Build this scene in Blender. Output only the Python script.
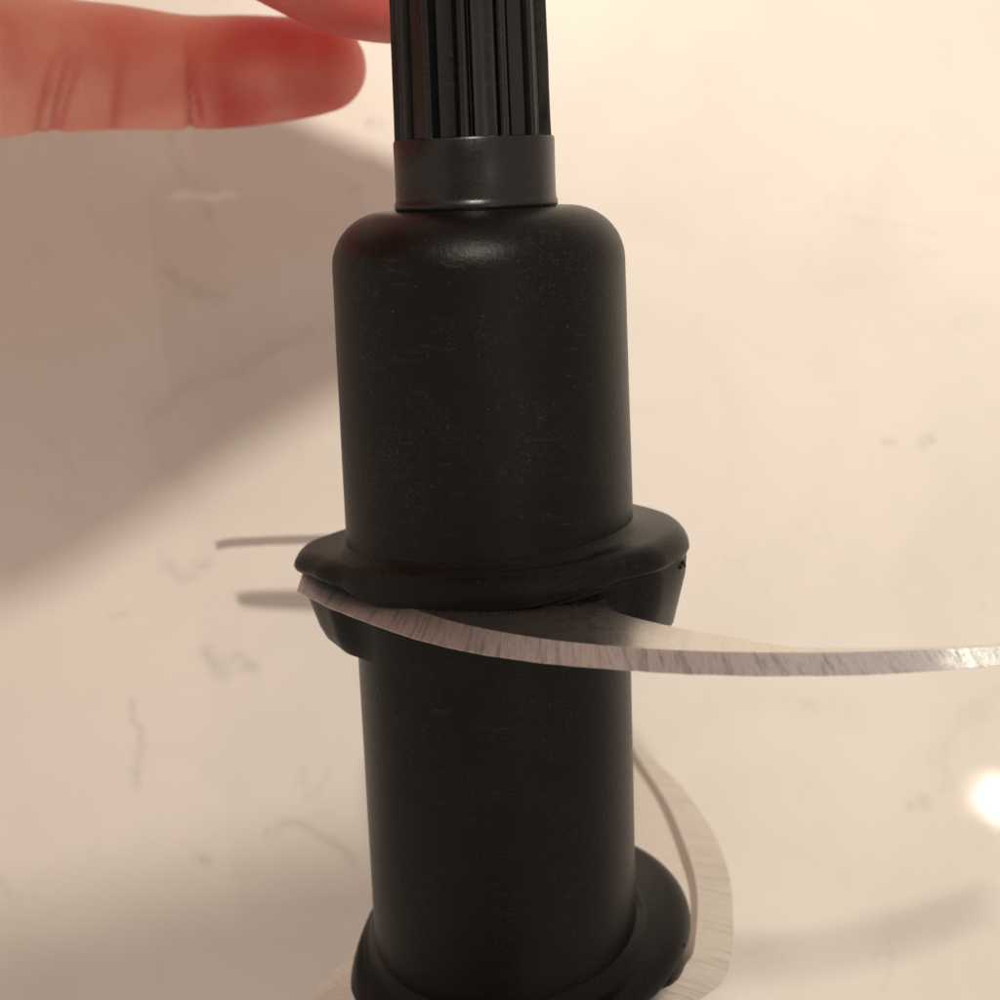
import bpy, bmesh, math, random
from mathutils import Vector, Matrix, noise as mnoise

random.seed(7)
for o in list(bpy.data.objects):
    bpy.data.objects.remove(o, do_unlink=True)
scene = bpy.context.scene
COL = scene.collection
MM = 0.001

# ------------------------------------------------------------------ camera
F_PX = 1500.0            # focal length in photograph pixels (1000 px wide)
CAM_H = 270.75            # lens height above the worktop, mm
cam_data = bpy.data.cameras.new('camera')
cam_data.sensor_width = 36.0
cam_data.sensor_fit = 'HORIZONTAL'
cam_data.lens = 36.0 * F_PX / 1000.0
cam_data.clip_start = 0.005
cam_data.clip_end = 20.0
cam_data.dof.use_dof = True
cam_data.dof.focus_distance = 0.168
cam_data.dof.aperture_fstop = 27.0
cam = bpy.data.objects.new('camera', cam_data)
COL.objects.link(cam)
cam.location = (0, 0, CAM_H * MM)
scene.camera = cam

# ------------------------------------------------------------------ world and lamps
world = bpy.data.worlds.new('World')
scene.world = world
world.use_nodes = True
bg = world.node_tree.nodes['Background']
bg.inputs['Color'].default_value = (1.0, 0.845, 0.72, 1)
bg.inputs['Strength'].default_value = 0.51


def lamp(name, x, y, h, power, dia, color, target=(0, 0), spread=180, shape='DISK', size_y=None, rz=0.0):
    """x right, y down in the picture, h height above the worktop: all mm"""
    d = bpy.data.lights.new(name, 'AREA')
    d.shape = shape
    d.size = dia * MM
    if size_y:
        d.size_y = size_y * MM
    d.energy = power
    d.color = color
    d.spread = math.radians(spread)
    o = bpy.data.objects.new(name, d)
    COL.objects.link(o)
    loc = Vector((x, -y, h)) * MM
    o.location = loc
    tgt = Vector((target[0], -target[1], 0)) * MM
    q = (tgt - loc).to_track_quat('-Z', 'Y')
    o.rotation_mode = 'QUATERNION'
    o.rotation_quaternion = q
    return o


WARM = (1.0, 0.86, 0.72)
lamp('ceiling_spot_key', -45, -720, 1500, 0.47, 100, (1.0, 0.93, 0.785), target=(100, -90), spread=28)
lamp('ceiling_spot_side', 602, 350, 1500, 0.6, 17, (1.0, 0.92, 0.78), target=(150, 100), spread=170)

scene.view_settings.view_transform = 'Standard'
scene.view_settings.look = 'None'
scene.view_settings.gamma = 1.0
scene.view_settings.use_curve_mapping = False
scene.view_settings.exposure = 0.2
scene.render.engine = 'CYCLES'


# ------------------------------------------------------------------ helpers
def link(o, parent=None):
    COL.objects.link(o)
    if parent is not None:
        o.parent = parent
    return o


def obj_from(name, verts, faces, mat, parent=None, smooth=True, sharp=None, scale=MM):
    me = bpy.data.meshes.new(name)
    me.from_pydata([tuple(Vector(v) * scale) for v in verts], [], faces)
    me.validate()
    bm = bmesh.new()
    bm.from_mesh(me)
    bmesh.ops.recalc_face_normals(bm, faces=bm.faces)
    bm.to_mesh(me)
    bm.free()
    if smooth:
        me.polygons.foreach_set('use_smooth', [True] * len(me.polygons))
        if sharp:
            me.set_sharp_from_angle(angle=math.radians(sharp))
    if mat:
        me.materials.append(mat)
    o = bpy.data.objects.new(name, me)
    return link(o, parent)


def rings_mesh(rings, cap0=True, cap1=True):
    n = len(rings[0])
    verts = [p for r in rings for p in r]
    faces = []
    for i in range(len(rings) - 1):
        for j in range(n):
            k = (j + 1) % n
            faces.append((i * n + j, i * n + k, (i + 1) * n + k, (i + 1) * n + j))
    if cap0:
        faces.append(tuple(reversed(range(n))))
    if cap1:
        b = (len(rings) - 1) * n
        faces.append(tuple(range(b, b + n)))
    return verts, faces


class NT:
    """tiny node-graph helper"""
    def __init__(self, name):
        self.m = bpy.data.materials.new(name)
        self.m.use_nodes = True
        self.t = self.m.node_tree
        self.b = self.t.nodes['Principled BSDF']

    def n(self, typ, **kw):
        x = self.t.nodes.new(typ)
        for k, v in kw.items():
            setattr(x, k, v)
        return x

    def set(self, node, sock, val):
        s = node.inputs[sock]
        if hasattr(val, 'is_output') or isinstance(val, bpy.types.NodeSocket):
            self.t.links.new(val, s)
        else:
            s.default_value = val

    def math(self, op, a, b=None, c=None, clamp=False):
        x = self.n('ShaderNodeMath', operation=op)
        x.use_clamp = clamp
        for i, v in enumerate((a, b, c)):
            if v is not None:
                self.set(x, i, v)
        return x.outputs[0]

    def noise(self, vec, scale, detail=4, rough=0.5, dist=0.0):
        x = self.n('ShaderNodeTexNoise')
        self.set(x, 'Vector', vec)
        self.set(x, 'Scale', scale)
        self.set(x, 'Detail', detail)
        self.set(x, 'Roughness', rough)
        self.set(x, 'Distortion', dist)
        return x.outputs['Fac']

    def ramp(self, fac, lo, hi, a=0.0, b=1.0):
        x = self.n('ShaderNodeMapRange')
        x.interpolation_type = 'SMOOTHSTEP'
        self.set(x, 'Value', fac)
        self.set(x, 'From Min', lo)
        self.set(x, 'From Max', hi)
        self.set(x, 'To Min', a)
        self.set(x, 'To Max', b)
        return x.outputs['Result']

    def mix(self, fac, a, b):
        x = self.n('ShaderNodeMix', data_type='RGBA')
        self.set(x, 0, fac)
        self.set(x, 6, a)
        self.set(x, 7, b)
        return x.outputs[2]

    def coords(self, kind='Object', scale=(1, 1, 1), rot=(0, 0, 0)):
        tc = self.n('ShaderNodeTexCoord')
        mp = self.n('ShaderNodeMapping')
        self.set(mp, 'Vector', tc.outputs[kind])
        self.set(mp, 'Scale', scale)
        self.set(mp, 'Rotation', rot)
        return mp.outputs[0]

    def bump(self, height, strength, distance, normal=None):
        x = self.n('ShaderNodeBump')
        self.set(x, 'Height', height)
        self.set(x, 'Strength', strength)
        self.set(x, 'Distance', distance)
        if normal is not None:
            self.set(x, 'Normal', normal)
        return x.outputs[0]

    def out(self, **kw):
        for k, v in kw.items():
            self.set(self.b, k.replace('_', ' '), v)
        return self.m


# ------------------------------------------------------------------ materials
def mat_plastic(name, rough=0.36, dust=1.0, bumpk=0.6, spec=0.20, base=(0.0022, 0.0017, 0.0016, 1)):
    t = NT(name)
    co = t.coords('Object', (1000, 1000, 1000))
    streak = t.coords('Object', (1000, 1000, 2600), (0.12, 0.10, 0.0))
    diag = t.coords('Object', (300, 300, 2200), (0.0, 0.9, 0.35))
    n1 = t.noise(co, 0.16, 6, 0.62)
    n2 = t.noise(co, 2.2, 5, 0.65)
    n3 = t.noise(streak, 0.42, 8, 0.78)
    n4 = t.noise(diag, 0.5, 6, 0.72)
    patch = t.ramp(n1, 0.42, 0.64)
    scuff = t.math('MULTIPLY', t.ramp(n3, 0.52, 0.70), patch)
    scr = t.math('MULTIPLY', t.ramp(n4, 0.58, 0.72), patch)
    diag2 = t.coords('Object', (350, 350, 2400), (0.3, -0.95, 0.2))
    scr2 = t.math('MULTIPLY', t.ramp(t.noise(diag2, 0.7, 7, 0.75), 0.58, 0.72), t.ramp(t.noise(co, 0.11, 4, 0.6), 0.46, 0.62))
    vor = t.n('ShaderNodeTexVoronoi', feature='F1')
    t.set(vor, 'Vector', co)
    t.set(vor, 'Scale', 0.9)
    near = t.math('LESS_THAN', vor.outputs['Distance'], t.math('MULTIPLY', n2, 0.14))
    wn = t.n('ShaderNodeTexWhiteNoise')
    t.set(wn, 'Vector', vor.outputs['Position'])
    keep = t.math('GREATER_THAN', wn.outputs['Value'], 0.72)
    speck = t.math('MULTIPLY', near, keep)
    grain = t.noise(co, 3.2, 4, 0.7)
    haze = t.math('MULTIPLY', t.ramp(grain, 0.50, 0.70), t.ramp(t.noise(co, 0.10, 6, 0.7), 0.42, 0.64))
    tot = t.math('ADD', t.math('MULTIPLY', scuff, 0.07), t.math('ADD', t.math('MULTIPLY', scr, 0.12), t.math('MULTIPLY', scr2, 0.13)))
    tot = t.math('ADD', tot, t.math('MULTIPLY', speck, 0.32))
    tot = t.math('ADD', tot, t.math('MULTIPLY', haze, 0.12))
    tot = t.math('MULTIPLY', tot, dust, clamp=True)
    col = t.mix(tot, base, (0.17, 0.14, 0.12, 1))
    ro = t.math('ADD', rough - 0.12, t.math('MULTIPLY', n2, 0.22))
    ro = t.math('ADD', ro, t.math('MULTIPLY', scuff, 0.12))
    hgt = t.math('ADD', t.math('MULTIPLY', n2, 0.9), t.math('ADD', t.math('MULTIPLY', n4, 0.5), t.math('MULTIPLY', grain, 0.35)))
    bp = t.bump(hgt, bumpk, 0.00009)
    return t.out(Base_Color=col, Roughness=ro, Normal=bp, IOR=1.5, Specular_IOR_Level=spec)


def mat_steel(name, lines=True, rough=0.30, metal=0.95, amt=0.60, col=(0.74, 0.70, 0.66, 1)):
    t = NT(name)
    uv = t.n('ShaderNodeUVMap').outputs[0]
    mp = t.n('ShaderNodeMapping')
    t.set(mp, 'Vector', uv)
    t.set(mp, 'Scale', (1.0, 0.06, 1.0))
    v = mp.outputs[0]
    fine = t.noise(v, 5.5, 4, 0.7)
    coarse = t.noise(v, 1.1, 3, 0.6)
    ob = t.coords('Object', (1000, 1000, 1000))
    blot = t.noise(ob, 0.55, 6, 0.7)
    spk = t.noise(ob, 2.3, 4, 0.6)
    groove = t.math('ADD', t.math('MULTIPLY', t.ramp(fine, 0.50, 0.64), 0.5), t.math('MULTIPLY', t.ramp(coarse, 0.53, 0.60), 0.55))
    stain = t.math('MULTIPLY', t.ramp(spk, 0.60, 0.72), t.ramp(blot, 0.48, 0.62))
    k = t.math('ADD', t.math('MULTIPLY', groove, amt if lines else 0.10), t.math('MULTIPLY', stain, 0.35), clamp=True)
    c = t.mix(k, col, (0.17, 0.145, 0.13, 1))
    ro = t.math('ADD', rough - 0.06, t.math('MULTIPLY', blot, 0.16))
    h = t.math('ADD', t.math('MULTIPLY', fine, 1.0 if lines else 0.1), t.math('MULTIPLY', coarse, 0.8 if lines else 0.1))
    bp = t.bump(h, 0.8 if lines else 0.15, 0.00016)
    return t.out(Base_Color=c, Roughness=ro, Metallic=metal, Normal=bp)


def mat_skin():
    t = NT('skin')
    co = t.coords('Object', (1000, 1000, 1000))
    a = t.noise(co, 0.09, 4, 0.55)
    b = t.noise(co, 0.9, 5, 0.6)
    at = t.n('ShaderNodeAttribute', attribute_name='flush')
    c = t.mix(t.ramp(a, 0.35, 0.7), (0.92, 0.42, 0.31, 1), (0.86, 0.29, 0.22, 1))
    c = t.mix(t.math('MULTIPLY', at.outputs['Fac'], 0.85, clamp=True), c, (0.62, 0.045, 0.05, 1))
    c = t.mix(t.math('MULTIPLY', t.ramp(b, 0.5, 0.8), 0.2), c, (0.82, 0.42, 0.31, 1))
    h = t.noise(co, 1.8, 5, 0.6)
    bp = t.bump(h, 0.4, 0.00025)
    return t.out(Base_Color=c, Roughness=0.46, Normal=bp, Subsurface_Weight=0.55,
                 Subsurface_Radius=(1.0, 0.26, 0.15), Subsurface_Scale=0.0045)


# vein strokes of the stone slab, photograph pixels -> worktop millimetres
def ground(px, py):
    return ((px - 500) / F_PX * CAM_H, -(py - 500) / F_PX * CAM_H)


VEINS = [  # (points, half-width mm, strength)
    ([(150, 408), (190, 385), (245, 365), (275, 345), (330, 330)], 1.5, 0.20),
    ([(235, 372), (300, 338)], 1.0, 0.24),
    ([(165, 560), (185, 575), (205, 560)], 0.9, 0.30),
    ([(205, 655), (222, 672), (236, 660), (252, 668)], 1.1, 0.42),
    ([(130, 700), (142, 730), (140, 760), (134, 785)], 0.8, 0.34),
    ([(270, 832), (290, 822), (318, 832), (340, 848), (352, 862)], 0.7, 0.36),
    ([(170, 128), (180, 175), (210, 218)], 0.9, 0.22),
    ([(168, 275), (176, 280), (220, 295)], 1.3, 0.25),
    ([(925, 440), (932, 438)], 0.8, 0.50),
    ([(885, 440), (897, 441)], 0.5, 0.30),
    ([(910, 806), (925, 802)], 0.9, 0.35),
    ([(370, 128), (378, 126)], 0.9, 0.35),
    ([(366, 165), (372, 164)], 0.9, 0.28),
    ([(352, 186), (358, 186)], 0.8, 0.24),
    ([(196, 855), (204, 860)], 0.8, 0.40),
    ([(300, 770), (312, 800), (330, 770)], 0.8, 0.20),
    ([(1010, 690), (960, 720), (935, 760), (950, 790)], 1.4, 0.14),
    ([(740, 700), (830, 705), (850, 715)], 2.2, 0.12),
    ([(0, 880), (14, 896)], 1.0, 0.26),
    ([(112, 615), (124, 612)], 0.6, 0.26),
]


def mat_stone():
    t = NT('quartz_worktop')
    tc = t.n('ShaderNodeTexCoord')
    mp = t.n('ShaderNodeMapping')
    t.set(mp, 'Vector', tc.outputs['Object'])
    t.set(mp, 'Scale', (1000, 1000, 1000))
    co = mp.outputs[0]
    wob = t.n('ShaderNodeTexNoise')
    t.set(wob, 'Vector', co)
    t.set(wob, 'Scale', 0.16)
    t.set(wob, 'Detail', 5.0)
    t.set(wob, 'Roughness', 0.65)
    sub = t.n('ShaderNodeVectorMath', operation='SUBTRACT')
    t.set(sub, 0, wob.outputs['Color'])
    sub.inputs[1].default_value = (0.5, 0.5, 0.5)
    scl = t.n('ShaderNodeVectorMath', operation='SCALE')
    t.set(scl, 0, sub.outputs[0])
    scl.inputs['Scale'].default_value = 6.5
    add = t.n('ShaderNodeVectorMath', operation='ADD')
    t.set(add, 0, co)
    t.set(add, 1, scl.outputs[0])
    flat = t.n('ShaderNodeVectorMath', operation='MULTIPLY')
    t.set(flat, 0, add.outputs[0])
    flat.inputs[1].default_value = (1, 1, 0)
    p = flat.outputs[0]
    total = None
    for pts, hw, st in VEINS:
        gp = [ground(*q) for q in pts]
        dmin = None
        for (ax, ay), (bx, by) in zip(gp[:-1], gp[1:]):
            L2 = (bx - ax) ** 2 + (by - ay) ** 2
            pa = t.n('ShaderNodeVectorMath', operation='SUBTRACT')
            t.set(pa, 0, p)
            pa.inputs[1].default_value = (ax, ay, 0)
            dt = t.n('ShaderNodeVectorMath', operation='DOT_PRODUCT')
            t.set(dt, 0, pa.outputs[0])
            dt.inputs[1].default_value = ((bx - ax) / L2, (by - ay) / L2, 0)
            h = t.math('MINIMUM', t.math('MAXIMUM', dt.outputs['Value'], 0.0), 1.0)
            sc = t.n('ShaderNodeVectorMath', operation='SCALE')
            sc.inputs[0].default_value = (bx - ax, by - ay, 0)
            t.set(sc, 'Scale', h)
            df = t.n('ShaderNodeVectorMath', operation='DISTANCE')
            t.set(df, 0, pa.outputs[0])
            t.set(df, 1, sc.outputs[0])
            d = df.outputs['Value']
            dmin = d if dmin is None else t.math('MINIMUM', dmin, d)
        f = t.ramp(dmin, 0.0, hw * 2.3, st * 0.62, 0.0)
        total = f if total is None else t.math('MAXIMUM', total, f)
    brk = t.ramp(t.noise(co, 0.45, 5, 0.7), 0.36, 0.60, 0.15, 1.0)
    total = t.math('MULTIPLY', total, brk)
    cloud = t.ramp(t.noise(co, 0.018, 5, 0.6, 0.6), 0.35, 0.72)
    mott = t.ramp(t.noise(co, 0.10, 5, 0.65), 0.56, 0.78)
    # fine random vein net elsewhere
    vn = t.noise(co, 0.03, 6, 0.62, 1.4)
    vein = t.ramp(t.math('ABSOLUTE', t.math('SUBTRACT', vn, 0.5)), 0.0, 0.012, 1.0, 0.0)
    vmask = t.ramp(t.noise(co, 0.03, 3, 0.5), 0.55, 0.70)
    total = t.math('ADD', total, t.math('MULTIPLY', t.math('MULTIPLY', vein, vmask), 0.13), clamp=True)
    total = t.math('ADD', total, t.math('MULTIPLY', mott, 0.07), clamp=True)
    c = t.mix(cloud, (0.73, 0.675, 0.625, 1), (0.67, 0.62, 0.57, 1))
    c = t.mix(total, c, (0.20, 0.17, 0.14, 1))
    # short pale streak in the base colour
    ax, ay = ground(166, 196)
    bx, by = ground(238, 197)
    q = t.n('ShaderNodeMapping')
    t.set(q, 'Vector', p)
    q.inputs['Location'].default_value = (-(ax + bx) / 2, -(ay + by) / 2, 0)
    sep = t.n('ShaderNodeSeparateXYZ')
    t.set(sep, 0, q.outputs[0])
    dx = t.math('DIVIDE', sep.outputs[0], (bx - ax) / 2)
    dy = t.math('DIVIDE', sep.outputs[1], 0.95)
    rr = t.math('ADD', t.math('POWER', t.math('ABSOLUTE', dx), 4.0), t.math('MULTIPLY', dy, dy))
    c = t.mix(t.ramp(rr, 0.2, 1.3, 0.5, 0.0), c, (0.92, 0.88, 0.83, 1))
    gr = t.noise(co, 1.6, 4, 0.6)
    ro = t.math('ADD', 0.28, t.math('MULTIPLY', gr, 0.10))
    bp = t.bump(t.noise(co, 0.9, 5, 0.7), 0.10, 0.00008)
    return t.out(Base_Color=c, Roughness=ro, Normal=bp, IOR=1.45, Specular_IOR_Level=0.28, Coat_Weight=0.45, Coat_Roughness=0.02, Coat_Normal=t.bump(t.noise(co, 0.9, 6, 0.8), 0.11, 0.00004))


M_PLASTIC = mat_plastic('black_plastic')
M_PLASTIC_TIP = mat_plastic('black_plastic_spline', rough=0.30, dust=0.45, bumpk=0.22, spec=0.42, base=(0.0060, 0.0058, 0.0056, 1))
M_STEEL = mat_steel('blade_steel', lines=False, rough=0.26, metal=0.97)
M_BEVEL = mat_steel('ground_bevel_steel', lines=True, rough=0.34, col=(0.66, 0.655, 0.645, 1))
M_BEVEL_LOW = mat_steel('ground_bevel_steel_lower', lines=True, rough=0.34, metal=0.85, amt=0.32, col=(0.82, 0.78, 0.73, 1))
M_STEEL_DARK_REFL = mat_steel('steel_dark_reflection', lines=False, rough=0.22, col=(0.58, 0.50, 0.47, 1))  # rear blade: dark reflection of the surroundings put into the base colour
M_GROOVE_SHADE = mat_steel('groove_shade_steel', lines=False, rough=0.45, col=(0.40, 0.35, 0.31, 1))  # darker colour paints the shade of the groove beside the bevel
M_SKIN = mat_skin()
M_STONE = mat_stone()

# ------------------------------------------------------------------ worktop
bm = bmesh.new()
bmesh.ops.create_cube(bm, size=1.0)
for v in bm.verts:
    v.co = Vector((v.co.x * 1.3, v.co.y * 1.1, v.co.z * 0.03 - 0.015))
bmesh.ops.bevel(bm, geom=[e for e in bm.edges], offset=0.003, segments=3, affect='EDGES')
me = bpy.data.meshes.new('countertop')
bm.to_mesh(me)
bm.free()
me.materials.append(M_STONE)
worktop = link(bpy.data.objects.new('countertop', me))
worktop['kind'] = 'structure'
worktop['label'] = 'glossy cream quartz countertop with faint grey veins'

# ------------------------------------------------------------------ blade assembly: frame
# camera space in mm: X right, Y down, D depth.  s = distance down the shaft axis
TILT = math.atan(330 / F_PX)
DIST = 176.0
FOOT = Vector((-2.86, -DIST * math.sin(TILT), DIST * math.cos(TILT)))
DOWN = Vector((0.0377, math.cos(TILT), math.sin(TILT))).normalized()
BACK = Vector((0, -math.sin(TILT), math.cos(TILT)))
BACK = (BACK - DOWN * BACK.dot(DOWN)).normalized()


def c2w(v, point=True):
    return Vector((v.x, -v.y, (CAM_H if point else 0.0) - v.z))


S_BASE = 128.0
eY = c2w(BACK, False)
eZ = -c2w(DOWN, False)
eX = eY.cross(eZ).normalized()
RIGHT = Vector((eX.x, -eX.y, -eX.z))


def local(px, py, s):
    """photograph pixel on the plane s (mm down the shaft) -> (x right, y back) about the axis"""
    ray = Vector(((px - 500) / F_PX, (py - 500) / F_PX, 1.0))
    tt = (s + FOOT.dot(DOWN)) / ray.dot(DOWN)
    P = ray * tt - FOOT
    return (P.dot(RIGHT), P.dot(BACK))


def Z(s):
    return S_BASE - s


base_w = c2w(FOOT + DOWN * S_BASE) * MM
M = Matrix((eX, eY, eZ)).transposed().to_4x4()
M.translation = base_w
root = bpy.data.objects.new('food_processor_blade', None)
root.empty_display_size = 0.02
COL.objects.link(root)
root.matrix_world = M
root['label'] = 'black plastic food processor shaft with curved steel blades, held above the countertop'
root['category'] = 'chopper blade'

NSEG = 128


def lathe(name, prof, mat, parent, nseg=NSEG, sharp=50, wob=0.0):
    rings = []
    for (r, s) in prof:
        ring = []
        for j in range(nseg):
            a = 2 * math.pi * j / nseg
            rr = r
            if wob:
                rr += wob * mnoise.noise(Vector((math.cos(a) * 1.3, math.sin(a) * 1.3, s * 0.12)))
            ring.append((rr * math.cos(a), rr * math.sin(a), Z(s)))
        rings.append(ring)
    v, f = rings_mesh(rings)
    return obj_from(name, v, f, mat, parent, True, sharp)


# --- upper sleeve with its rounded shoulder
prof = [(6.0, 4.9), (8.6, 4.5), (9.7, 4.35), (10.6, 4.3)]
for i in range(1, 15):
    a = math.pi / 2 * i / 14
    prof.append((10.6 + 6.35 * math.sin(a), 4.3 + 6.2 * (1 - math.cos(a))))
for s in (14, 20, 26, 32, 38, 41):
    prof.append((16.95 + 0.33 * (s - 10) / 32, s))
prof += [(17.33, 43), (15.0, 45)]
lathe('upper_sleeve', prof, M_PLASTIC, root, wob=0.05)

# --- lower tube
prof = [(14.0, 42.0), (16.6, 43.0)]
for s in range(48, 127, 6):
    prof.append((16.66 + 0.10 * (s - 48) / 70, s))
prof += [(16.75, 126.6), (16.0, S_BASE), (12.0, S_BASE)]
lathe('lower_tube', prof, M_PLASTIC, root, wob=0.04)

# --- collar under the splines
prof = [(7.0, -3.5), (8.8, -3.6), (9.12, -3.5), (9.22, -3.2), (9.20, 0.0), (9.22, 3.0), (9.3, 3.35), (9.42, 3.6), (9.42, 4.1), (9.0, 4.75), (6.0, 5.2)]
lathe('collar', prof, M_PLASTIC_TIP, root, wob=0.05, sharp=35)

# --- splined tip
RIB = [-62, -33, -5, 24, 50, 76, 104, 132, 160, 188, 216, 245, 272]


def spline_r(deg):
    base = 8.15
    r = base
    for i, c in enumerate(RIB):
        d = abs((deg - c + 180) % 360 - 180)
        if d < 3.2:
            r = 9.08 - 0.22 * (d / 3.2) ** 2
        elif d < 5.0:
            r = max(7.55, 8.86 - 1.31 * (d - 3.2) / 1.0)
        elif d < 7.5:
            r = min(r, 7.55 + 0.6 * (d - 5.0) / 2.5)
    d = (deg - 10 + 180) % 360 - 180
    if abs(d) < 8.5:
        r = max(r, 8.80 - 0.10 * math.cos(math.radians(d * 20)))
    d = (deg - 38 + 180) % 360 - 180
    if -8 < d < 6:
        r = max(r, 8.45)
    return r


rings = []
NS = 480
for s in [-3.45, -3.8, -6, -9, -12, -15, -18, -21, -24, -27, -30, -33, -36, -39, -42, -46, -50, -54, -58, -61.4, -62, -62.3]:
    k = 1.0 - 0.028 * (-s) / 20
    if s < -61.5:
        k *= 0.96 if s > -62.1 else 0.86
    ring = []
    for j in range(NS):
        deg = j * 360 / NS
        # angle measured from the front (towards the lens), positive to the right
        a = math.radians(deg)
        r = spline_r(deg) * k
        r += 0.05 * mnoise.noise(Vector((math.cos(a) * 9, math.sin(a) * 9, s * 0.7)))
        ring.append((r * math.sin(a), -r * math.cos(a), Z(s)))
    rings.append(ring)
v, f = rings_mesh(rings)
obj_from('splined_tip', v, f, M_PLASTIC_TIP, root, True, 32)


RIM = [(-180, 23.9), (-165, 21.6), (-150, 19.6), (-135, 19.0), (-110, 18.95), (-90, 19.1), (-70, 19.7), (-50, 21.2), (-30, 23.1), (-10, 23.9),
       (10, 23.8), (30, 22.8), (60, 21.2), (90, 20.6), (120, 22.3), (145, 24.9), (160, 25.2), (180, 23.9)]


def rim_radius(deg):
    for (a0, r0), (a1, r1) in zip(RIM[:-1], RIM[1:]):
        if a0 <= deg <= a1:
            t = (deg - a0) / (a1 - a0)
            t = t * t * (3 - 2 * t) * 0.5 + t * 0.5
            return r0 + (r1 - r0) * t
    return RIM[0][1]


# --- hubs that clamp the blades
def make_hub(name, s0, rot, push=0.0, saddle=1.0, shaped=False):
    """s0 = blade plane; rot = turn about the axis in degrees (seen from above, right -> back)"""
    N = 240
    rings = []
    PROF = 22
    prof_rings = [[] for _ in range(PROF)]
    for j in range(N):
        a = 2 * math.pi * j / N                      # 0 = right, 90 = back (local, before rot)
        R = 22.0 + 2.3 * math.cos(2 * (a - math.radians(-32)))
        if shaped:
            R = rim_radius((math.degrees(a) + 180) % 360 - 180)
        R += push * math.cos(a + math.radians(rot)) + 0.12 * mnoise.noise(Vector((math.cos(a) * 2, math.sin(a) * 2, s0)))
        bl = max(0.0, math.cos(a - math.radians(140))) ** 2
        if not shaped:
            R -= 1.0 * bl
        lift = -saddle * math.cos(a) + 1.3 * bl
        side = abs(math.cos(a - math.radians(-12)))
        b = min(1.0, max(0.0, (side - 0.66) / 0.24))
        b = b * b * (3 - 2 * b)
        prof = [(15.0, -6.0), (17.28, -5.3), (17.45, -5.0), (17.8, -4.6), (18.25, -4.35)]
        deg = (math.degrees(a) + 90) % 360 - 90           # -90 .. 270, front = -90 = 270
        deg2 = (math.degrees(a) + 180) % 360 - 180        # -180 .. 180

        def band(x, lo, hi, soft):
            k = max(0.0, min(1.0, (x - lo) / soft)) * max(0.0, min(1.0, (hi - x) / soft))
            return k * k * (3 - 2 * k)
        slot = max(band((math.degrees(a)) % 360, 166, 286, 9), band(deg2, 34, 106, 9))
        fl = band(math.degrees(a) % 360, 150, 250, 25)
        rb = -1.35 - 0.9 * fl
        if shaped:
            rb = -1.35 + 1.45 * band(math.degrees(a) % 360, 192, 318, 40) - 0.7 * band(math.degrees(a) % 360, 140, 232, 36)
        r0 = max(18.3, R - 2.6)
        end = min(-1.5, rb - 0.4)
        for q in range(7):
            an = math.pi / 2 * q / 6
            prof.append((r0 + (R - r0) * math.sin(an), -4.25 + (end + 4.25) * (1 - math.cos(an))))
        gr = slot * min(18.4, R - 0.5) + (1 - slot) * (R - 0.55)
        low = slot * 1.75 + (1 - slot) * (rb + 0.55)
        Rb = 17.3 + (R - 17.3 - 0.35 - 0.9 * slot) * b
        rid = 0.5 + 3.6 * max(0.0, min(1.0, (-2 - deg2) / 55.0)) if -75 < deg2 < 40 else 3.0
        rid = max(rid, low + 0.5)
        prof += [(R - 0.02, rb - 0.35), (R - 0.22, rb), (gr, rb + 0.18), (gr, low), (Rb, low + 0.2),
                 (17.25 + (Rb - 17.25) * (0.985 - 0.01 * rid), rid),
                 (17.0 + (Rb - 17.2) * 0.78, 6.6), (16.95 + (Rb - 17.2) * 0.66, 7.9), (16.9 + (Rb - 17.2) * 0.50, 8.6), (15.0, 8.9)]
        ar = a + math.radians(rot)
        for i, (r, ds) in enumerate(prof):
            if i > 0:
                ds += lift * max(0.0, min(1.0, (3.0 - ds) / 4.0))
            prof_rings[i].append((r * math.cos(ar), r * math.sin(ar), Z(s0 + ds)))
    v, f = rings_mesh(prof_rings)
    return obj_from(name, v, f, M_PLASTIC, root, True, 55)


S_UP, S_LOW = 47.0, 99.0
make_hub('hub', S_UP, 0, saddle=0.75, shaped=True)
make_hub('hub', S_LOW - 0.4, 80, 1.9, 3.4)


def flash(x, y, s, rad, seed):
    rnd = random.Random(seed)
    bm = bmesh.new()
    bmesh.ops.create_icosphere(bm, subdivisions=2, radius=1.0)
    for vv in bm.verts:
        k = 0.7 + 0.7 * rnd.random()
        vv.co = Vector((vv.co.x * rad[0] * k + x, vv.co.y * rad[1] * k + y, vv.co.z * rad[2] * k + Z(s))) * MM
    me = bpy.data.meshes.new('moulding_burr')
    bm.to_mesh(me)
    bm.free()
    me.materials.append(M_PLASTIC)
    return link(bpy.data.objects.new('moulding_burr', me), root)


# ------------------------------------------------------------------ blades
def resample(pts, n):
    L = [0.0]
    for a, b in zip(pts[:-1], pts[1:]):
        L.append(L[-1] + (Vector(b) - Vector(a)).length)
    out = []
    for i in range(n):
        # catmull-rom through the points, by arc length
        d = L[-1] * i / (n - 1)
        k = 0
        while k < len(L) - 2 and L[k + 1] < d:
            k += 1
        t = (d - L[k]) / max(1e-9, L[k + 1] - L[k])
        p0 = Vector(pts[max(0, k - 1)])
        p1 = Vector(pts[k])
        p2 = Vector(pts[k + 1])
        p3 = Vector(pts[min(len(pts) - 1, k + 2)])
        out.append(0.5 * ((2 * p1) + (-p0 + p2) * t + (2 * p0 - 5 * p1 + 4 * p2 - p3) * t * t + (-p0 + 3 * p1 - 3 * p2 + p3) * t ** 3))
    return out


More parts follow.
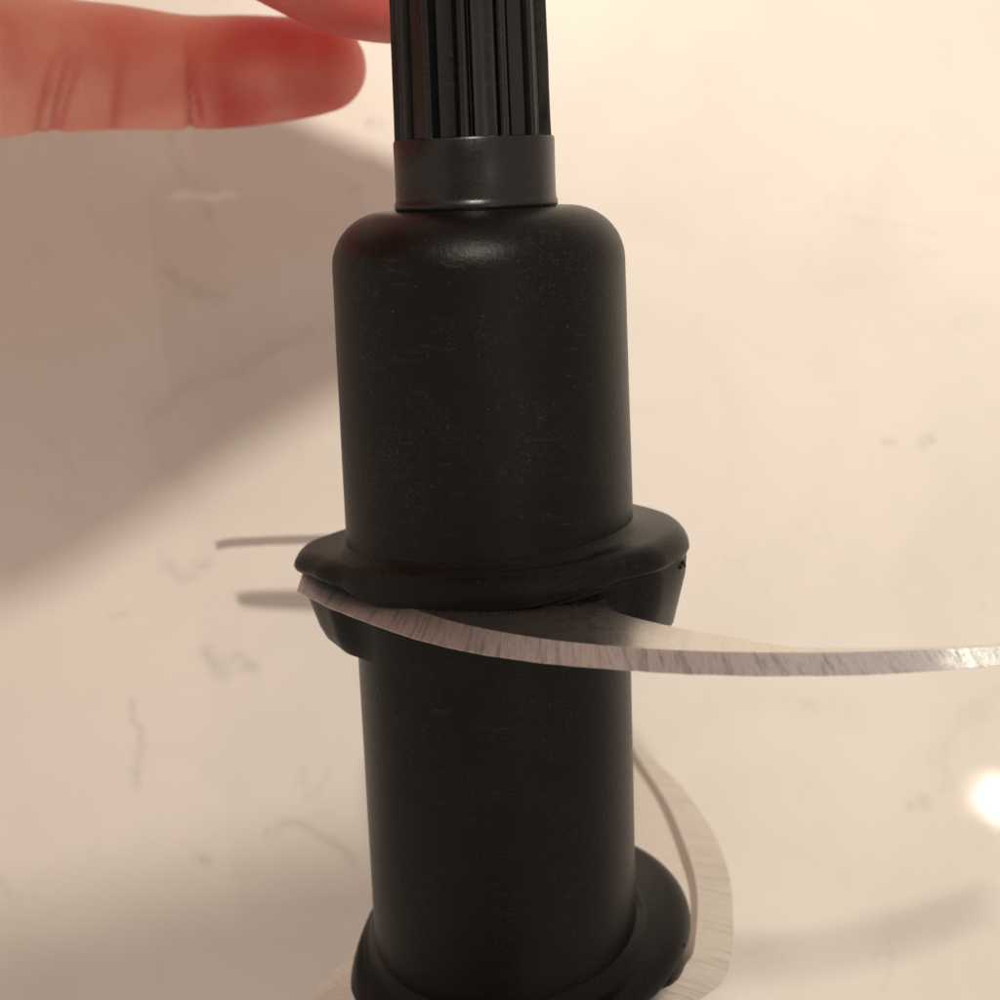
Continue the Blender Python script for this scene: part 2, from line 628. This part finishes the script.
def solid_strip(name, A, B, tA, tB, mat, parent, uscale=1.0):
    """closed strip between polylines A and B (local mm 3-vectors); thickness tA at A, tB at B, downward"""
    n = len(A)
    verts, faces = [], []
    for i in range(n):
        verts += [A[i], B[i], B[i] - Vector((0, 0, tB)), A[i] - Vector((0, 0, tA))]
    for i in range(n - 1):
        a, b = i * 4, (i + 1) * 4
        for k in range(4):
            k2 = (k + 1) % 4
            faces.append((a + k, a + k2, b + k2, b + k))
    faces.append((0, 3, 2, 1))
    e = (n - 1) * 4
    faces.append((e, e + 1, e + 2, e + 3))
    o = obj_from(name, verts, faces, mat, parent, True, 18)
    me = o.data
    uv = me.uv_layers.new(name='UVMap')
    L = [0.0]
    for i in range(1, n):
        L.append(L[-1] + (A[i] - A[i - 1]).length)
    for lp in me.loops:
        i, k = divmod(lp.vertex_index, 4)
        uv.data[lp.index].uv = (L[i], (0, 5, 5.5, 0.5)[k])
    return o


DS_E = 1.55
edge_px = [(297, 591), (318, 602), (340, 612), (400, 634), (460, 650), (530, 661), (600, 668), (700, 674.5), (830, 675.5), (920, 671.5), (1000, 665)]
bev_px = [(303, 572), (328, 579), (355, 588), (405, 606), (455, 622), (525, 636), (600, 645), (700, 651), (820, 652.5), (910, 650), (1000, 646.5)]
trail_px = [(605, 598), (609, 607), (618, 612.5), (632, 617), (665, 625), (720, 635), (780, 645), (820, 648), (910, 647), (1000, 644)]
E0 = [Vector((*local(x, y, S_UP + DS_E), 0)) for x, y in edge_px]
V0 = [Vector((*local(x, y, S_UP), 0)) for x, y in bev_px]
T0 = [Vector((*local(x, y, S_UP), 0)) for x, y in trail_px]
print('EDGE', [tuple(round(c, 1) for c in p[:2]) for p in E0])
print('BEV', [tuple(round(c, 1) for c in p[:2]) for p in V0])
print('TRAIL', [tuple(round(c, 1) for c in p[:2]) for p in T0])
TIP = Vector((80.0, -27.0, 0))
E0 += [Vector((58, -36.2, 0)), Vector((69, -32.6, 0)), TIP]
V0 += [Vector((58, -35.0, 0)), Vector((68.5, -31.4, 0)), TIP + Vector((-1.2, 0.6, 0))]
T0 = [Vector((-19.5, 3.2, 0)), Vector((-12, -6.0, 0)), Vector((-3, -12.5, 0)), Vector((6, -16.0, 0)), Vector((11.2, -17.2, 0))] + T0
T0 += [Vector((58, -34.0, 0)), Vector((68.2, -30.6, 0)), TIP + Vector((-1.5, 1.0, 0))]


def make_blade(E, V, T, n=72):
    """E, V, T: cutting edge, bevel line and trailing edge (x, y, z offset in mm about the blade plane)"""
    Ev, Vv, Tv = resample(E, n), resample(V, n), resample(T, n)
    rnd = random.Random(3)
    Ev2 = []
    for i, p in enumerate(Ev):
        Ev2.append(p + Vector((0, 0.10 * rnd.uniform(-1, 1), 0)))
    return Ev2, Vv, Tv


def place_blade(E, V, T, s0, rot, thick=1.5, bev=None):
    ca, sa = math.cos(math.radians(rot)), math.sin(math.radians(rot))

    def tr(p, ds):
        z = p.z - ds
        return Vector((ca * p.x - sa * p.y, sa * p.x + ca * p.y, Z(s0) + z))
    e = [tr(p, DS_E) for p in E]
    v = [tr(p, 0) for p in V]
    t = [tr(p, 0) for p in T]
    b = solid_strip('blade', t, v, thick, thick, M_STEEL, root)
    solid_strip('ground_bevel', v, e, thick, 0.06, bev or M_BEVEL, b)
    return b


E1, V1, T1 = make_blade(E0, V0, T0)
place_blade(E1, V1, T1, S_UP, 0)
V3 = lambda L: [Vector((a, b, 0)) for a, b in L]
EC = V3([(2.4, -23.4), (11.9, -17.2), (21.1, -11), (26.8, -5.5), (29.3, 2.4), (31.1, 13.1), (32.2, 25.1), (31.7, 38.6), (28.9, 56.2), (23.8, 72.9), (21.3, 79.2)])
VC = V3([(-0.6, -22.9), (7.5, -15.8), (15.7, -10.5), (20.5, -8), (22.8, -3), (24.1, 0.1), (26.3, 13.4), (26.8, 25.6), (25.7, 45), (23.0, 63), (21.9, 72), (21.2, 78.4)])
TC = V3([(-3.2, -19.5), (6, -12), (12.0, -3), (13, 6), (12, 16), (10.5, 28), (10.5, 42), (12.5, 56), (16, 67), (19.2, 74), (20.7, 78.0)])
GC = [v + Vector((-1.35 if 6 < i < 11 else (-1.0 if i > 3 else -0.4), 0, 0)) for i, v in enumerate(VC)]
E2, V2, T2 = make_blade(EC, VC, TC)
bC = place_blade(E2, V2, T2, S_LOW, 0, bev=M_BEVEL_LOW)
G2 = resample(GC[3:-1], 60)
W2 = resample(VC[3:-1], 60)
solid_strip('groove_shade_line', [Vector((p.x, p.y, Z(S_LOW) + 0.05)) for p in G2], [Vector((p.x, p.y, Z(S_LOW) + 0.04)) for p in W2], 0.2, 0.2, M_GROOVE_SHADE, bC)
place_blade(E2, V2, T2, S_LOW, 213, bev=M_BEVEL_LOW)


# upper blade on the far side: shorter, drooping, leading edge lower
def far(px, py, y):
    """pixel -> local point at distance y behind the axis, returned with its drop below the blade plane"""
    ray = Vector(((px - 500) / F_PX, (py - 500) / F_PX, 1.0))
    tt = (y + FOOT.dot(BACK)) / ray.dot(BACK)
    P = ray * tt - FOOT
    return Vector((P.dot(RIGHT), y, S_UP - P.dot(DOWN)))


Tb = [far(470, 533, 22), far(430, 533, 44), far(372, 533.5, 58), far(310, 535, 61), far(270, 536.3, 62), far(240, 537.8, 63), far(224, 539.2, 64), far(217, 541, 65)]
Vb = [far(470, 533, 27), far(430, 533, 49), far(372, 533.5, 62), far(310, 535, 64.5), far(270, 536.3, 65.5), far(240, 537.8, 66), far(224, 539.3, 66.4), far(215.5, 541.3, 66.8)]
Eb = [far(470, 533, 29), far(430, 533, 51), far(372, 533.0, 64), far(310, 534.6, 66.5), far(270, 536.0, 67.2), far(240, 537.6, 67.4), far(224, 539.3, 67.5), far(214.5, 541.6, 67.6)]
Eb, Vb, Tb = make_blade(Eb, Vb, Tb, 32)
bB = solid_strip('blade', [Vector((p.x, p.y, Z(S_UP) + p.z)) for p in Tb], [Vector((p.x, p.y, Z(S_UP) + p.z)) for p in Vb], 1.5, 1.5, M_STEEL_DARK_REFL, root)
solid_strip('ground_bevel', [Vector((p.x, p.y, Z(S_UP) + p.z)) for p in Vb], [Vector((p.x, p.y, Z(S_UP) + p.z - 0.35)) for p in Eb], 1.25, 0.5, M_BEVEL, bB)

x, y = local(679.5, 566, 46.2)
flash(x + 0.1, y, 46.1, (0.55, 1.1, 0.5), 4)
x, y = local(679, 946, 96.2)
flash(x, y, 96.2, (0.6, 0.6, 0.5), 5)

# ------------------------------------------------------------------ hand
# centre lines in camera millimetres (X right, Y down, D depth) with radii
def hp(x, y, d):
    return c2w(Vector((x, y, d)))


def px3(px, py, d):
    return ((px - 500) / F_PX * d, (py - 500) / F_PX * d, d)


def tube_mesh(pts, nseg=28, steps=9):
    """pts: (x, y, d, r) -> smooth closed tube, rounded ends"""
    P = [Vector((p[0], p[1], p[2], p[3])) for p in pts]
    dense = []
    for k in range(len(P) - 1):
        p0, p1, p2, p3 = P[max(0, k - 1)], P[k], P[k + 1], P[min(len(P) - 1, k + 2)]
        for i in range(steps):
            t = i / steps
            dense.append(0.5 * ((2 * p1) + (-p0 + p2) * t + (2 * p0 - 5 * p1 + 4 * p2 - p3) * t * t + (-p0 + 3 * p1 - 3 * p2 + p3) * t ** 3))
    dense.append(P[-1])
    C = [hp(q[0], q[1], q[2]) for q in dense]
    R = [q[3] for q in dense]
    # rounded ends
    d0 = (C[0] - C[1]).normalized()
    d1 = (C[-1] - C[-2]).normalized()
    pre, post = [], []
    for i in range(1, 7):
        a = math.pi / 2 * i / 6.3
        pre.insert(0, (C[0] + d0 * R[0] * math.sin(a), R[0] * math.cos(a)))
        post.append((C[-1] + d1 * R[-1] * math.sin(a), R[-1] * math.cos(a)))
    seq = pre + list(zip(C, R)) + post
    rings = []
    up = Vector((0, 0, 1))
    for i, (c, r) in enumerate(seq):
        a = seq[max(0, i - 1)][0]
        b = seq[min(len(seq) - 1, i + 1)][0]
        tdir = (b - a).normalized()
        n1 = (up - tdir * up.dot(tdir)).normalized()
        n2 = tdir.cross(n1)
        rings.append([c + n1 * (r * math.cos(2 * math.pi * j / nseg)) + n2 * (r * math.sin(2 * math.pi * j / nseg)) for j in range(nseg)])
    return rings_mesh(rings)


def P3(px, py, d, r):
    a = px3(px, py, d)
    return (a[0], a[1], a[2], r)


index_f = [(-112, -52, 150, 12.0), (-95, -52, 162, 11.0), P3(-60, 62, 192, 9.9), P3(20, 64, 204, 9.3), P3(62, 66, 210, 9.1), P3(120, 68, 215, 8.75),
           P3(188, 73, 218, 8.15), P3(250, 71, 219, 7.9), P3(305, 68, 218, 7.1), P3(322, 67, 217, 6.55)]
middle_f = [(-118, -72, 152, 12.0), (-100, -80, 164, 10.8), (-76, -89, 176, 9.6), (-56, -85, 184, 9.0), (-44, -79.5, 189, 8.7), (-33, -74.5, 192, 8.4),
            (-20, -68.2, 193, 8.2), (-10, -66.0, 191.5, 7.6), (-5, -66.0, 191, 6.9)]
ring_f = [(-122, -90, 155, 11.5), (-104, -98, 166, 10.5), (-78, -106, 178, 9.8), (-56, -101, 188, 9.4), (-42, -93.5, 194, 9.0), (-26, -86.5, 196, 8.6), (-10, -84, 192, 7.6), (-3, -84, 190, 6.9)]
pinky_f = [(-124, -108, 158, 10.5), (-108, -116, 170, 9.4), (-90, -112, 176, 9.0), (-74, -104, 172, 8.8), (-63, -95, 164, 8.6), (-58, -85, 156, 8.4), (-62, -78, 148, 7.8), (-70, -76, 143, 7.0)]
thumb_f = [(-128, -76, 138, 18.0), (-106, -68, 130, 16.5), (-88, -68, 128, 15.0), (-70, -76, 130, 13.5), (-52, -86, 133, 12.6), (-36, -93, 136, 12.0), (-20, -98, 138, 10.8), (-8, -100, 140, 9.4), (-3, -101, 141, 8.0)]
web2 = [(-72, -90, 162, 10.0), (-78, -97, 152, 11.0), (-84, -94, 142, 11.0)]
web = [(-92, -76, 134, 14.0), (-90, -80, 146, 13.5), (-90, -80, 158, 12.0)]
palm = [[(-112, -52, 150, 14), (-135, -58, 146, 17), (-165, -72, 140, 20), (-190, -80, 136, 22)],
        [(-118, -72, 152, 14), (-140, -76, 148, 17), (-170, -82, 142, 21)],
        [(-122, -90, 155, 13), (-145, -92, 150, 16), (-175, -92, 144, 20)],
        [(-124, -108, 158, 12.5), (-148, -108, 152, 16), (-178, -102, 146, 20), (-196, -92, 140, 21)]]
forearm = [[(-185, -78, 138, 22), (-215, -86, 132, 23), (-260, -92, 124, 27), (-320, -100, 112, 33)],
           [(-185, -100, 144, 20), (-215, -104, 136, 22), (-260, -108, 128, 26), (-320, -112, 116, 32)]]
hv, hf = [], []
for chain in [index_f, middle_f, ring_f, pinky_f, thumb_f, web, web2] + palm + forearm:
    v, f = tube_mesh(chain)
    o0 = len(hv)
    hv += v
    hf += [tuple(i + o0 for i in q) for q in f]
tmp = obj_from('hand_tmp', hv, hf, None, None, True)
rm = tmp.modifiers.new('rm', 'REMESH')
rm.mode = 'VOXEL'
rm.voxel_size = 0.0009
sm = tmp.modifiers.new('sm', 'SMOOTH')
sm.factor = 0.5
sm.iterations = 6
dg = bpy.context.evaluated_depsgraph_get()
dg.update()
hm = bpy.data.meshes.new_from_object(tmp.evaluated_get(dg))
bpy.data.objects.remove(tmp, do_unlink=True)
hm.name = 'hand'


def w2c(w):
    return Vector((w.x / MM, -w.y / MM, CAM_H - w.z / MM))


# flexion creases across the index finger and a flush towards the fingertips
CREASES = [(188, 2.0, 0.75, 0.04), (66, 2.2, 0.55, -0.22), (50, 2.2, 0.40, -0.2), (78, 1.6, 0.28, -0.3), (196, 1.6, 0.25, 0.10), (120, 3.0, 0.15, -0.1)]   # pixel column, width px, depth mm, slant
fl = hm.attributes.new('flush', 'FLOAT', 'POINT')
vals = []
hm.calc_loop_triangles()
nrm = [v.normal.copy() for v in hm.vertices]
for i, v in enumerate(hm.vertices):
    c = w2c(v.co)
    px = c.x / c.z * F_PX + 500
    py = c.y / c.z * F_PX + 500
    f = 0.0
    if c.x > -72 and c.z > 178:
        if -40 < py < 150:
            f = min(1.0, max(0.0, (px - 180) / 45.0))
            f *= 0.75 + 0.5 * mnoise.noise(Vector((px * 0.02, py * 0.02, 0)))
            if py > 5:
                for cx, w, dp, sl in CREASES:
                    q = (px - cx - sl * (py - 70)) / w
                    k = math.exp(-q * q * 0.25)
                    fade = min(1.0, max(0.0, (py - 25) / 60)) if cx == 188 else min(1.0, max(0.0, (py - 50) / 40))
                    v.co -= nrm[i] * (dp * k * fade * MM)
                    f += 0.6 * k * fade
    vals.append(max(0.0, f))
fl.data.foreach_set('value', vals)
hm.polygons.foreach_set('use_smooth', [True] * len(hm.polygons))
hm.materials.clear()
hm.materials.append(M_SKIN)
hand = bpy.data.objects.new('hand', hm)
COL.objects.link(hand)
hand['label'] = 'bare hand gripping the splined shaft end, fingers reaching behind it'
hand['category'] = 'hand'

# ------------------------------------------------------------------ unseen phone body, added and turned to cast a shadow on the slab
bm = bmesh.new()
bmesh.ops.create_cube(bm, size=1.0)
for v in bm.verts:
    v.co = Vector((v.co.x * 154, v.co.y * 74, v.co.z * 8.5))
bmesh.ops.bevel(bm, geom=[e for e in bm.edges if abs((e.verts[0].co - e.verts[1].co).z) > 1], offset=9, segments=6, affect='EDGES')
bmesh.ops.bevel(bm, geom=[e for e in bm.edges if abs((e.verts[0].co - e.verts[1].co).z) < 0.01 and len(e.link_faces) == 2 and e.calc_face_angle(0) > 1.0], offset=1.6, segments=3, affect='EDGES')
for v in bm.verts:
    c15, s15 = math.cos(math.radians(13)), math.sin(math.radians(13))
    v.co = Vector((v.co.x * c15 - v.co.y * s15 - 56, v.co.x * s15 + v.co.y * c15 + 37, v.co.z + CAM_H + 6.2)) * MM
me = bpy.data.meshes.new('shadow_phone')
bm.to_mesh(me)
bm.free()
tp = NT('phone_body')
me.materials.append(tp.out(Base_Color=(0.02, 0.02, 0.022, 1), Roughness=0.35))
ph = link(bpy.data.objects.new('shadow_phone', me))
ph['label'] = 'unseen dark phone body, added to cast the soft shadow beside the shaft'
ph['category'] = 'phone'
